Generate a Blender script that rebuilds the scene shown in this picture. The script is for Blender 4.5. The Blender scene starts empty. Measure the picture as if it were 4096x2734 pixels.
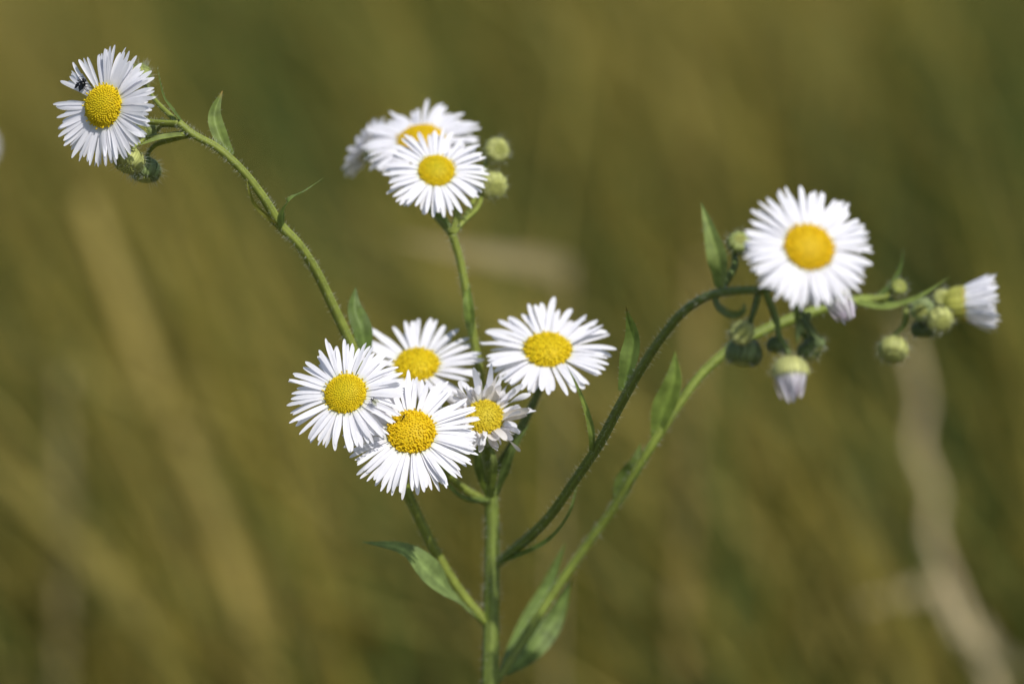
import bpy, math, random
import numpy as np
from mathutils import Vector, Matrix

random.seed(7)
rng = np.random.default_rng(7)
scene = bpy.context.scene
COL = scene.collection
rad = math.radians

# ------------------------------------------------------------------ camera
FRAME = 0.15            # metres across the frame at the focus distance
DIST = 0.54             # focus distance
PITCH = rad(14.0)       # looking slightly down
CAMZ = 0.62
cam_data = bpy.data.cameras.new("camera")
cam = bpy.data.objects.new("camera", cam_data)
COL.objects.link(cam)
cam.location = (0, 0, CAMZ)
cam.rotation_euler = (math.pi / 2 - PITCH, 0, 0)
cam_data.sensor_width = 36.0
cam_data.lens = 36.0 * DIST / FRAME
cam_data.clip_start = 0.01
cam_data.clip_end = 500
cam_data.dof.use_dof = True
cam_data.dof.focus_distance = DIST
cam_data.dof.aperture_fstop = 10.5
cam_data.dof.aperture_blades = 0
scene.camera = cam
RIGHT = Vector((1, 0, 0))
FWD = Vector((0, math.cos(PITCH), -math.sin(PITCH)))
UP = Vector((0, math.sin(PITCH), math.cos(PITCH)))
CAMP = Vector((0, 0, CAMZ))
PX = FRAME / 4096.0     # metres per photo pixel on the focus plane

# ------------------------------------------------------------------ light
SUN_CAM = Vector((0.36, 0.64, 0.68)).normalized()      # towards the sun: right, up, towards the viewer
SUN = (RIGHT * SUN_CAM.x + UP * SUN_CAM.y - FWD * SUN_CAM.z).normalized()
elev = math.asin(SUN.z)
azim = math.atan2(SUN.x, SUN.y)
world = bpy.data.worlds.new("World")
scene.world = world
world.use_nodes = True
wn = world.node_tree
bg = wn.nodes["Background"]
sky = wn.nodes.new("ShaderNodeTexSky")
sky.sky_type = 'NISHITA'
sky.sun_disc = False
sky.sun_elevation = elev
sky.sun_rotation = azim
wn.links.new(sky.outputs[0], bg.inputs[0])
bg.inputs[1].default_value = 0.09
sl = bpy.data.lights.new("sun", 'SUN')
sl.energy = 3.6
sl.angle = rad(0.53)
sl.color = (1.0, 0.965, 0.90)
sun = bpy.data.objects.new("sun", sl)
COL.objects.link(sun)
sun.location = SUN * 20
sun.rotation_euler = SUN.to_track_quat('Z', 'Y').to_euler()

scene.view_settings.view_transform = 'Standard'
scene.view_settings.look = 'None'
scene.view_settings.exposure = 0.18
scene.view_settings.gamma = 1.0
scene.cycles.use_denoising = True
scene.cycles.max_bounces = 8
scene.cycles.transmission_bounces = 6
scene.cycles.transparent_max_bounces = 4

# ------------------------------------------------------------------ materials
def node(nt, kind, **inp):
    n = nt.nodes.new(kind)
    for k, v in inp.items():
        n.inputs[k].default_value = v
    return n

def plant_material(name, rough=0.5, trans=0.0, tint=(1, 1, 1), noise_scale=900, noise_amount=0.25, spec=0.35, bump=0.0, trans_gain=1.0, sheen=0.0):
    """the surface's own colour (a colour attribute) broken up by fine noise, part of the light let through"""
    m = bpy.data.materials.new(name)
    m.use_nodes = True
    nt = m.node_tree
    nt.nodes.clear()
    out = nt.nodes.new("ShaderNodeOutputMaterial")
    at = nt.nodes.new("ShaderNodeAttribute")
    at.attribute_name = "own_colour"
    tc = nt.nodes.new("ShaderNodeTexCoord")
    nz = node(nt, "ShaderNodeTexNoise", Scale=noise_scale, Detail=3.0)
    nt.links.new(tc.outputs["Object"], nz.inputs["Vector"])
    mr = nt.nodes.new("ShaderNodeMapRange")
    mr.inputs[1].default_value = 0.3
    mr.inputs[2].default_value = 0.7
    mr.inputs[3].default_value = 1 - noise_amount
    mr.inputs[4].default_value = 1 + noise_amount
    nt.links.new(nz.outputs["Fac"], mr.inputs[0])
    mul = nt.nodes.new("ShaderNodeVectorMath")
    mul.operation = 'MULTIPLY'
    nt.links.new(at.outputs["Color"], mul.inputs[0])
    nt.links.new(mr.outputs[0], mul.inputs[1])
    p = node(nt, "ShaderNodeBsdfPrincipled", Roughness=rough)
    p.inputs["Specular IOR Level"].default_value = spec
    if sheen:
        p.inputs["Sheen Weight"].default_value = sheen
    nt.links.new(mul.outputs[0], p.inputs["Base Color"])
    if bump:
        b = node(nt, "ShaderNodeBump", Strength=bump, Distance=0.0001)
        nt.links.new(nz.outputs["Fac"], b.inputs["Height"])
        nt.links.new(b.outputs[0], p.inputs["Normal"])
    last = p.outputs[0]
    if trans:
        t = nt.nodes.new("ShaderNodeBsdfTranslucent")
        tm = nt.nodes.new("ShaderNodeVectorMath")
        tm.operation = 'MULTIPLY'
        tm.inputs[1].default_value = tuple(c * trans_gain for c in tint)
        nt.links.new(mul.outputs[0], tm.inputs[0])
        nt.links.new(tm.outputs[0], t.inputs[0])
        mx = nt.nodes.new("ShaderNodeMixShader")
        mx.inputs[0].default_value = trans
        nt.links.new(p.outputs[0], mx.inputs[1])
        nt.links.new(t.outputs[0], mx.inputs[2])
        last = mx.outputs[0]
    nt.links.new(last, out.inputs[0])
    return m

M_PETAL = plant_material("white_petal", rough=0.55, trans=0.30, noise_scale=700, noise_amount=0.03, spec=0.25)
M_DISC = plant_material("yellow_floret", rough=0.6, trans=0.25, noise_scale=2500, noise_amount=0.12, spec=0.25)
M_STEM = plant_material("hairy_stem", rough=0.55, trans=0.10, noise_scale=600, noise_amount=0.16, spec=0.35, bump=0.3)
M_LEAF = plant_material("green_leaf", rough=0.5, trans=0.38, tint=(1.0, 1.0, 0.55), noise_scale=600, noise_amount=0.28, spec=0.35, bump=0.5, trans_gain=1.2)
M_HAIR = plant_material("plant_hair", rough=0.35, trans=0.45, noise_scale=100, noise_amount=0.05, spec=0.6)
M_FLY = plant_material("black_insect", rough=0.3, noise_scale=3000, noise_amount=0.3, spec=0.25)
M_GRASS = plant_material("meadow_blade", rough=0.55, trans=0.35, tint=(1.05, 1.0, 0.6), noise_scale=30, noise_amount=0.15, spec=0.12)
M_WING = bpy.data.materials.new("clear_wing")
M_WING.use_nodes = True
_n = M_WING.node_tree
_p = _n.nodes["Principled BSDF"]
_p.inputs["Base Color"].default_value = (0.35, 0.36, 0.22, 1)
_p.inputs["Roughness"].default_value = 0.25
_p.inputs["Alpha"].default_value = 0.55

M_SOIL = bpy.data.materials.new("meadow_soil")
M_SOIL.use_nodes = True
_n = M_SOIL.node_tree
_p = _n.nodes["Principled BSDF"]
_p.inputs["Roughness"].default_value = 0.95
_tc = _n.nodes.new("ShaderNodeTexCoord")
_z1 = node(_n, "ShaderNodeTexNoise", Scale=2.2, Detail=6.0)
_z2 = node(_n, "ShaderNodeTexNoise", Scale=40.0, Detail=6.0)
_n.links.new(_tc.outputs["Object"], _z1.inputs["Vector"])
_n.links.new(_tc.outputs["Object"], _z2.inputs["Vector"])
_r = _n.nodes.new("ShaderNodeValToRGB")
_r.color_ramp.elements[0].position = 0.35
_r.color_ramp.elements[0].color = (0.05, 0.055, 0.014, 1)
_r.color_ramp.elements[1].position = 0.65
_r.color_ramp.elements[1].color = (0.13, 0.10, 0.03, 1)
_n.links.new(_z1.outputs["Fac"], _r.inputs[0])
_mx = _n.nodes.new("ShaderNodeVectorMath")
_mx.operation = 'MULTIPLY'
_mr = _n.nodes.new("ShaderNodeMapRange")
_mr.inputs[3].default_value = 0.4
_mr.inputs[4].default_value = 1.5
_n.links.new(_z2.outputs["Fac"], _mr.inputs[0])
_n.links.new(_r.outputs[0], _mx.inputs[0])
_n.links.new(_mr.outputs[0], _mx.inputs[1])
_n.links.new(_mx.outputs[0], _p.inputs["Base Color"])

# ------------------------------------------------------------------ helpers
def P(px, py, dz=0.0):
    """a point seen at photo pixel (px, py), dz metres behind the focus distance"""
    k = (DIST + dz) / DIST
    return CAMP + FWD * (DIST + dz) + RIGHT * ((px - 2048) * PX * k) + UP * (-(py - 1367) * PX * k)

def S(px, dz=0.0):
    return px * PX * (DIST + dz) / DIST

def D(x, y, z):
    return (RIGHT * x + UP * y - FWD * z).normalized()

class MB:
    def __init__(self):
        self.v, self.f, self.c, self.m = [], [], [], []
        self.slots = []
    def slot(self, mat):
        if mat not in self.slots:
            self.slots.append(mat)
        return self.slots.index(mat)
    def add(self, verts, faces, cols, mat):
        k = len(self.v)
        s = self.slot(mat)
        self.v.extend(verts)
        self.c.extend(cols)
        for f in faces:
            self.f.append(tuple(i + k for i in f))
            self.m.append(s)
    def build(self, name, origin, parent=None, parent_at=None):
        me = bpy.data.meshes.new(name)
        me.from_pydata([tuple(Vector(p) - origin) for p in self.v], [], self.f)
        for mat in self.slots:
            me.materials.append(mat)
        me.polygons.foreach_set("material_index", self.m)
        me.polygons.foreach_set("use_smooth", [True] * len(self.f))
        ca = me.color_attributes.new("own_colour", 'FLOAT_COLOR', 'POINT')
        ca.data.foreach_set("color", np.array([(c[0], c[1], c[2], 1.0) for c in self.c], dtype=np.float32).ravel())
        me.update()
        o = bpy.data.objects.new(name, me)
        COL.objects.link(o)
        o.location = origin
        if parent is not None:
            o.parent = parent
            o.location = origin - parent_at
        return o

def empty(name, at, parent=None, parent_at=None):
    o = bpy.data.objects.new(name, None)
    COL.objects.link(o)
    o.empty_display_size = 0.01
    o.location = at
    if parent is not None:
        o.parent = parent
        o.location = at - parent_at
    return o

def tag(o, label=None, cat=None, group=None, kind=None):
    if label: o["label"] = label
    if cat: o["category"] = cat
    if group: o["group"] = group
    if kind: o["kind"] = kind

def catmull(pts, n):
    """n+1 samples along a smooth curve through pts (tuples of any length), spaced by the chords so that long and short spans join without overshoot"""
    A = np.array([tuple(p) for p in pts], dtype=float)
    h = np.maximum(np.linalg.norm(np.diff(A[:, :3], axis=0), axis=1), 1e-9)
    s = np.diff(A, axis=0) / h[:, None]
    m = np.empty_like(A)
    m[0], m[-1] = s[0], s[-1]
    for i in range(1, len(A) - 1):
        m[i] = (h[i] * s[i - 1] + h[i - 1] * s[i]) / (h[i] + h[i - 1])
    seg = len(A) - 1
    out = []
    for i in range(n + 1):
        u = i / n * seg
        k = min(int(u), seg - 1)
        t = u - k
        t2, t3 = t * t, t * t * t
        out.append((2 * t3 - 3 * t2 + 1) * A[k] + (t3 - 2 * t2 + t) * h[k] * m[k] + (3 * t2 - 2 * t3) * A[k + 1] + (t3 - t2) * h[k] * m[k + 1])
    return out

def mixc(a, b, t):
    t = min(1, max(0, t))
    return tuple(a[i] + (b[i] - a[i]) * t for i in range(3))

def vary(c, amt=0.1):
    k = 1 + random.uniform(-amt, amt)
    return tuple(x * k for x in c)

HAIRC = (0.72, 0.75, 0.62)
def add_hair(mb, p, d, length, r=0.000019, col=HAIRC, bend=None):
    d = d.normalized()
    a = d.orthogonal().normalized()
    b = d.cross(a)
    if bend is None:
        bend = Vector((random.uniform(-1, 1), random.uniform(-1, 1), random.uniform(-1, 1))) * 0.25
    mid = p + d * length * 0.5
    tip = mid + (d + bend).normalized() * length * 0.5
    vs = []
    for c, rr in ((p - d * 0.00005, r), (mid, r * 0.7)):
        for k in range(3):
            an = k * 2.0944
            vs.append(c + a * math.cos(an) * rr + b * math.sin(an) * rr)
    vs.append(tip)
    fs = [(0, 1, 4, 3), (1, 2, 5, 4), (2, 0, 3, 5), (3, 4, 6), (4, 5, 6), (5, 3, 6)]
    mb.add(vs, fs, [col] * 7, M_HAIR)

def add_tube(mb, path, mat, col, col2=None, sides=12, ribs=True, hair=0, hair_len=0.0008, n=None, cap=True):
    """path: (x, y, z, radius) samples; ribs: shallow ridges with paler crests run along the stem"""
    n = n or 8 * (len(path) - 1)
    smp = catmull(path, n)
    pts = [Vector(s[:3]) for s in smp]
    rs = [max(s[3], 1e-5) for s in smp]
    vs, fs, cs = [], [], []
    ref = Vector((0.2, -1, 0.3)).normalized()
    for i, p in enumerate(pts):
        t = (pts[min(i + 1, n)] - pts[max(i - 1, 0)]).normalized()
        a = (ref - t * ref.dot(t)).normalized()
        ref = a
        b = t.cross(a)
        for k in range(sides):
            an = 2 * math.pi * k / sides
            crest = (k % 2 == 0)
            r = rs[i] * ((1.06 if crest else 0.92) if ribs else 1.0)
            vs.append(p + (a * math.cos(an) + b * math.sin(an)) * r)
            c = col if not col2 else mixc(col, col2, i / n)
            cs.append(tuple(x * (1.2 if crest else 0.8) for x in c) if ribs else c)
        if i:
            for k in range(sides):
                k2 = (k + 1) % sides
                fs.append(((i - 1) * sides + k, (i - 1) * sides + k2, i * sides + k2, i * sides + k))
    if cap:
        fs.append(tuple(range(sides - 1, -1, -1)))
        fs.append(tuple(n * sides + k for k in range(sides)))
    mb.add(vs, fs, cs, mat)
    for _ in range(int(hair * 1.7)):
        i = random.randrange(n)
        an = random.uniform(0, 2 * math.pi)
        t = (pts[i + 1] - pts[i])
        tt = t.normalized()
        a = tt.orthogonal().normalized()
        b = tt.cross(a)
        d = a * math.cos(an) + b * math.sin(an)
        p = pts[i] + t * random.random() + d * rs[i] * 0.97
        add_hair(mb, p, d + tt * random.uniform(-0.2, 0.6), hair_len * random.uniform(0.4, 1.2))

def ppath(pts, dz_default=0.0):
    """(px, py, dz, width in px) -> (x, y, z, radius)"""
    out = []
    for px, py, dz, w in pts:
        p = P(px, py, dz)
        out.append((p.x, p.y, p.z, S(w, dz) * 0.5))
    return out

# ------------------------------------------------------------------ colours of the plant
C_WHITE = (0.86, 0.85, 0.89)
C_PBASE = (0.74, 0.78, 0.42)
C_YEL = (0.80, 0.61, 0.012)
C_GOLD = (0.82, 0.58, 0.010)
C_YGRN = (0.40, 0.44, 0.022)
C_STEM = (0.22, 0.26, 0.045)
C_STEMD = (0.155, 0.205, 0.042)
C_BUD = (0.40, 0.46, 0.14)
C_BUDD = (0.20, 0.26, 0.08)
C_LEAF = (0.085, 0.145, 0.028)
C_LEAFL = (0.20, 0.29, 0.085)

# ------------------------------------------------------------------ flower parts
def frame_of(n):
    n = n.normalized()
    u = RIGHT - n * RIGHT.dot(n)
    if u.length < 0.25:
        u = -FWD - n * (-FWD).dot(n)
    u.normalize()
    return u, n.cross(u).normalized(), n

def petal(mb, base, rdir, n, L, W, e0, e1, side_bend=0.0, twist=0.0, curl=0.0, col=C_WHITE, cbase=C_PBASE, segs=9, cup=0.18, blunt=0.0, tipcol=None):
    """one ray: a narrow channelled strip leaving BASE along RDIR, raised E0 at its foot and E1 at its tip"""
    side0 = n.cross(rdir).normalized()
    p = base.copy()
    vs, fs, cs = [], [], []
    ts = [0, .12, .25, .38, .5, .62, .72, .81, .885, .94, .975, 1.0]
    segs = len(ts) - 1
    for i in range(segs + 1):
        t = ts[i]
        e = e0 + (e1 - e0) * t + curl * t * t
        sb = side_bend * t
        h = (rdir * math.cos(sb) + side0 * math.sin(sb))
        d = (h * math.cos(e) + n * math.sin(e)).normalized()
        s = n.cross(h).normalized()
        tw = twist * t
        nn = d.cross(s).normalized()
        s2 = s * math.cos(tw) + nn * math.sin(tw)
        nn2 = nn * math.cos(tw) - s * math.sin(tw)
        if i:
            p = p + d * (L * (ts[i] - ts[i - 1]))
        w = W * 0.5 * (0.42 + 0.58 * math.sin(min(1, t / 0.68) * math.pi / 2)) 
        if t > 0.68:
            q = (t - 0.68) / 0.32
            w *= math.sqrt(max(0.0, 1 - q ** (2.6 + blunt))) * (1 - 0.08 * q)
        if i == segs:
            w = W * 0.07
        c = mixc(cbase, col, t / 0.22)
        if tipcol:
            c = mixc(c, tipcol, (t - 0.55) / 0.45)
        for k, o in enumerate((-1, -0.45, 0.0, 0.45, 1)):
            lift = cup * (o * o - 0.35) + (0.06 if o == 0.0 else 0)
            vs.append(p + s2 * (o * w) + nn2 * (lift * w))
            cs.append(c)
        if i:
            for k in range(4):
                a = (i - 1) * 5 + k
                fs.append((a, a + 1, a + 6, a + 5))
    mb.add(vs, fs, cs, M_PETAL)

def in_gap(deg, gaps):
    for a, b in gaps:
        if (deg - a) % 360 < (b - a) % 360:
            return True
    return False

ICO_V, ICO_F = None, None
def ico():
    global ICO_V, ICO_F
    if ICO_V is None:
        import bmesh
        bm = bmesh.new()
        bmesh.ops.create_icosphere(bm, subdivisions=1, radius=1)
        bm.verts.ensure_lookup_table()
        ICO_V = [v.co.copy() for v in bm.verts]
        ICO_F = [tuple(v.index for v in f.verts) for f in bm.faces]
        bm.free()
    return ICO_V, ICO_F

def disc_mesh(c0, n, rd, h, young=1.0, col=C_YEL, rough=0.0, tubes=26, green=0.5, cnt=560):
    """a dome of florets in sunflower order over a solid core; ROUGH: how open and uneven they stand; TUBES: florets that stand out round the rim"""
    u, v, n = frame_of(n)
    mb = MB()
    # core
    vs, fs, cs = [], [], []
    RN, SN = 7, 24
    for i in range(RN + 1):
        th = i / RN * math.pi * 0.56
        for k in range(SN):
            an = 2 * math.pi * k / SN
            vs.append(c0 + (u * math.cos(an) + v * math.sin(an)) * (rd * 0.95 * math.sin(th)) + n * (h * 0.95 * math.cos(th)))
            cs.append(tuple(x * 0.92 for x in col))
        if i:
            for k in range(SN):
                fs.append(((i - 1) * SN + k, i * SN + k, i * SN + (k + 1) % SN, (i - 1) * SN + (k + 1) % SN))
    mb.add(vs, fs, cs, M_DISC)
    IV, IF = ico()
    fr = rd * 1.05 / math.sqrt(cnt) * 1.12
    for i in range(cnt):
        q = min(1.0, math.sqrt((i + 0.5) / cnt) + random.gauss(0, 0.002 + 0.012 * rough))
        an = i * 2.399963 + random.gauss(0, 0.015 + 0.10 * rough)
        th = q * math.pi * 0.52
        radial = u * math.cos(an) + v * math.sin(an)
        s, c = math.sin(th), math.cos(th)
        pos = c0 + radial * (rd * s) + n * (h * c)
        nn = (radial * (s / rd) + n * (c / h)).normalized()
        a = nn.orthogonal().normalized()
        b = nn.cross(a)
        cc = mixc(mixc(col, C_YGRN, green), col, q / 0.5) if green else col
        cc = vary(cc, 0.08 + 0.10 * rough)
        r = fr * (0.82 + 0.25 * q) * random.uniform(0.92, 1.08)
        tall = 1.15 + rough * random.uniform(0, 1.8) * q
        pos = pos + nn * ((rough * random.uniform(-0.5, 0.9) - 0.28) * fr)
        tilt = Vector((random.uniform(-1, 1), random.uniform(-1, 1), random.uniform(-1, 1))) * (0.5 * rough)
        nn = (nn + tilt).normalized()
        mb.add([pos + a * (w.x * r) + b * (w.y * r) + nn * (w.z * r * tall) for w in IV], IF, [cc if w.z < 0.6 else tuple(min(0.95, x * 1.12) for x in cc) for w in IV], M_DISC)
    for i in range(tubes):
        an = 2 * math.pi * (i + random.uniform(-0.4, 0.4)) / tubes
        th = math.pi * random.uniform(0.42, 0.53)
        radial = u * math.cos(an) + v * math.sin(an)
        pos = c0 + radial * (rd * math.sin(th) * 0.95) + n * (h * math.cos(th))
        d = (radial * 0.75 + n * random.uniform(0.4, 1.1)).normalized()
        L = rd * random.uniform(0.14, 0.26)
        e = pos + d * L
        r = rd * 0.032
        add_tube(mb, [(*pos, r * 0.8), (*(pos + d * L * 0.7), r), (*e, r * 1.5)], M_DISC, vary(col, 0.1), sides=6, ribs=False, n=4)
    return mb

def cup_mesh(c0, n, rd, depth, col=C_BUD, hairs=60, hlen=0.0009, bracts=34):
    """the green cup behind a flower: overlapping narrow bracts with long hairs"""
    u, v, n = frame_of(n)
    mb = MB()
    vs, fs, cs = [], [], []
    SN = 28
    prof = [(0.0, -1.0), (0.35, -0.97), (0.68, -0.8), (0.9, -0.5), (0.99, -0.2), (0.98, 0.0), (0.8, 0.03)]
    for i, (pr, pz) in enumerate(prof):
        for k in range(SN):
            an = 2 * math.pi * k / SN
            vs.append(c0 + (u * math.cos(an) + v * math.sin(an)) * (rd * pr) + n * (depth * pz))
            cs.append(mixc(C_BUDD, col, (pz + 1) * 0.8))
        if i:
            for k in range(SN):
                fs.append(((i - 1) * SN + k, (i - 1) * SN + (k + 1) % SN, i * SN + (k + 1) % SN, i * SN + k))
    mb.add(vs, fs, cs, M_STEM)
    for i in range(bracts):
        an = 2 * math.pi * i / bracts
        da = math.pi / bracts * 0.95
        off = 1.03 + 0.04 * (i % 2)
        cc = vary(col, 0.2)
        vs, fs, cs = [], [], []
        rows = prof[1:-1] + [(1.02, 0.22)]
        for j, (pr, pz) in enumerate(rows):
            wv = 1.0 if j < len(rows) - 1 else 0.08
            for o in (-1, 0, 1):
                aa = an + o * da * wv
                rr = rd * pr * (off + (0.03 if o == 0 else 0))
                vs.append(c0 + (u * math.cos(aa) + v * math.sin(aa)) * rr + n * (depth * pz))
                cs.append(cc if o == 0 else tuple(x * 0.75 for x in cc))
            if j:
                for o in range(2):
                    a = (j - 1) * 3 + o
                    fs.append((a, a + 1, a + 4, a + 3))
        mb.add(vs, fs, cs, M_STEM)
    for _ in range(hairs):
        an = random.uniform(0, 2 * math.pi)
        pr, pz = random.choice(prof[1:6])
        radial = u * math.cos(an) + v * math.sin(an)
        p = c0 + radial * (rd * pr * 1.03) + n * (depth * pz)
        add_hair(mb, p, radial * pr + n * (pz * 0.6 + random.uniform(-0.3, 0.3)), hlen * random.uniform(0.5, 1.3), r=0.00002)
    return mb

plant = None
PLANT_AT = None

def flower(px, py, dz, normal, rd, R, count=72, e=(14, -8), W=21, seed=1, gaps=(), layers=2, jit=1.0, col=C_WHITE, disc_col=C_YEL, rough=0.0, tubes=26,
           green=0.5, dome=0.5, disc=True, stalk=None, label=None, cup=0.8, lens=None, withered=False, cupcol=C_BUD, hairs=50, tipcol=None, twist=0.25, parent=None, parent_at=None, disc_r=None, cup_depth=None, foot=0.78):
    """a daisy head: disc centre seen at (px, py); RD and R: disc and whole radius in photo pixels"""
    random.seed(seed)
    parent = parent or plant
    parent_at = parent_at if parent_at is not None else PLANT_AT
    n = D(*normal)
    u, v, n = frame_of(n)
    rdm, Rm = S(rd, dz), S(R, dz)
    h = rdm * dome
    c0 = P(px, py, dz) - n * (h * 0.55)
    head = empty("flower_head", c0, parent, parent_at)
    if label:
        head["label"] = label
    mb = MB()
    per = count // layers
    for layer in range(layers):
        for i in range(per):
            deg = (360.0 * (i + 0.5 * layer + random.uniform(-0.36, 0.36) * jit) / per) % 360
            if in_gap(deg, gaps):
                continue
            an = rad(deg)
            rdir = u * math.cos(an) + v * math.sin(an)
            foot_r = foot * rdm
            base = c0 + rdir * foot_r - n * (rdm * (0.03 + 0.10 * layer))
            L = (Rm - foot_r) * random.uniform(0.86, 1.06) * (1.0 if layer == 0 else random.uniform(0.85, 1.0))
            if lens:
                L *= lens(deg)
            e0 = rad(e[0] - 7 * layer + random.gauss(0, 5) * jit)
            e1 = rad(e[1] - 6 * layer + random.gauss(0, 9) * jit)
            kw = {}
            if withered:
                e0 += rad(random.uniform(-20, 35)); e1 += rad(random.uniform(-60, 50 if n.dot(UP) * rdir.dot(UP) > -0.1 else 10))
                kw = dict(curl=random.uniform(-0.9, 1.5))
                L *= random.uniform(0.6, 1.15)
                cc = mixc(vary(col, 0.05), (0.66, 0.57, 0.42), random.random() ** 4 * 0.7)
            else:
                cc = vary(col, 0.03)
            petal(mb, base, rdir, n, L, S(W, dz) * random.uniform(0.8, 1.12), e0, e1, side_bend=random.gauss(0, 0.13) * jit, twist=random.gauss(0, twist) * jit,
                  col=cc, cup=random.uniform(-0.05, 0.32), blunt=random.uniform(-0.5, 1.0), tipcol=tipcol, **kw)
    mb.build("petal_ring", c0, head, c0)
    if disc:
        d = disc_mesh(c0, n, rdm, h, col=disc_col, rough=rough, tubes=tubes, green=green)
        d.build("disc", c0, head, c0)
    depth = rdm * (cup_depth or 0.75)
    cm = cup_mesh(c0 - n * (rdm * 0.10), n, rdm * cup, depth, col=cupcol, hairs=hairs)
    cm.build("involucre", c0 - n * (rdm * 0.10), head, c0)
    if stalk:
        b = c0 - n * (rdm * 0.10 + depth * 0.97)
        st = MB()
        w = stalk[0]
        pts = [(b.x, b.y, b.z, S(w * 0.62, dz)), (*(b - n * S(35, dz)), S(w * 0.5, dz))] + ppath(stalk[1])
        add_tube(st, pts, M_STEM, stalk[2] if len(stalk) > 2 else C_STEM, hair=60, hair_len=0.0007, sides=10)
        st.build("peduncle", b, head, c0)
    return head, c0, n

def bud(px, py, dz, axis, r, flat=0.85, col=C_BUD, dark=None, seed=1, hairs=90, hlen=0.0011, stalk=None, name="bud", apex=(0.50, 0.52, 0.16), label=None, tuft=False):
    """a nodding round bud: overlapping hairy bracts meeting at a small pale mouth"""
    random.seed(seed)
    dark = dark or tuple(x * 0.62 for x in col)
    n = D(*axis)
    u, v, n = frame_of(n)
    c0 = P(px, py, dz)
    R = S(r, dz)
    H = R * flat
    mb = MB()
    def at(th, an, k=1.0):
        # th 0 = foot, pi = mouth; the mouth end is flattened
        z = -math.cos(th)
        zz = z if z < 0.55 else 0.55 + (z - 0.55) * 0.45
        s = math.sin(th) ** 0.85
        return c0 + (u * math.cos(an) + v * math.sin(an)) * (R * s * k) + n * (H * zz * k)
    RN, SN = 10, 24
    vs, fs, cs = [], [], []
    for i in range(RN + 1):
        th = math.pi * (0.02 + 0.97 * i / RN)
        for k in range(SN):
            vs.append(at(th, 2 * math.pi * k / SN, 0.96))
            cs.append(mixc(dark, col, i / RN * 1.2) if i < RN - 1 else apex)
        if i:
            for k in range(SN):
                fs.append(((i - 1) * SN + k, (i - 1) * SN + (k + 1) % SN, i * SN + (k + 1) % SN, i * SN + k))
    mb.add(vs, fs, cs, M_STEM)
    nb = 30
    for i in range(nb):
        an0 = 2 * math.pi * (i + random.uniform(-0.2, 0.2)) / nb
        ln = random.uniform(0.78, 0.93)
        cc = vary(col, 0.22)
        vs, fs, cs = [], [], []
        for j in range(9):
            t = j / 8
            th = math.pi * (0.06 + (ln - 0.06) * t)
            w = 0.115 * (1.0 if t < 0.85 else 1.0 - (t - 0.85) / 0.16)
            k0 = 1.0 + 0.035 * (i % 3)
            for o in (-1, 0, 1):
                vs.append(at(th, an0 + o * w + 0.25 * t, k0 + (0.025 if o == 0 else -0.01)))
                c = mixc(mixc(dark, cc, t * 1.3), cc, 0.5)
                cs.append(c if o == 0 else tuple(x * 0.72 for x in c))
            if j:
                for o in range(2):
                    a = (j - 1) * 3 + o
                    fs.append((a, a + 1, a + 4, a + 3))
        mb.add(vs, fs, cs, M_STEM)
    IV, IF = ico()
    for i in range(40):          # the closed florets showing in the mouth
        q = math.sqrt((i + 0.5) / 40) * 0.52
        an = i * 2.39996
        p = c0 + (u * math.cos(an) + v * math.sin(an)) * (R * q) + n * (H * (0.86 - q * q * 0.45))
        rr = R * 0.07
        cc = vary(apex, 0.15)
        mb.add([p + w * rr for w in IV], IF, [cc] * len(IV), M_DISC)
    for _ in range(hairs):
        th = math.pi * random.uniform(0.15, 0.85)
        an = random.uniform(0, 2 * math.pi)
        p = at(th, an)
        d = (p - c0).normalized()
        add_hair(mb, p, d + n * random.uniform(0, 0.6), hlen * random.uniform(0.4, 1.3), r=0.000022)
    foot = c0 - n * (H * 0.95)
    if stalk:
        w = stalk[0]
        pts = [(*(foot + n * H * 0.1), S(w * 0.6, dz)), (*(foot - n * S(16, dz)), S(w * 0.5, dz))] + ppath(stalk[1])
        add_tube(mb, pts, M_STEM, stalk[2] if len(stalk) > 2 else C_STEM, hair=40, hair_len=0.0006, sides=8)
    o = mb.build(name, c0, plant, PLANT_AT)
    if label:
        o["label"] = label
    return o, c0, n, R

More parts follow.
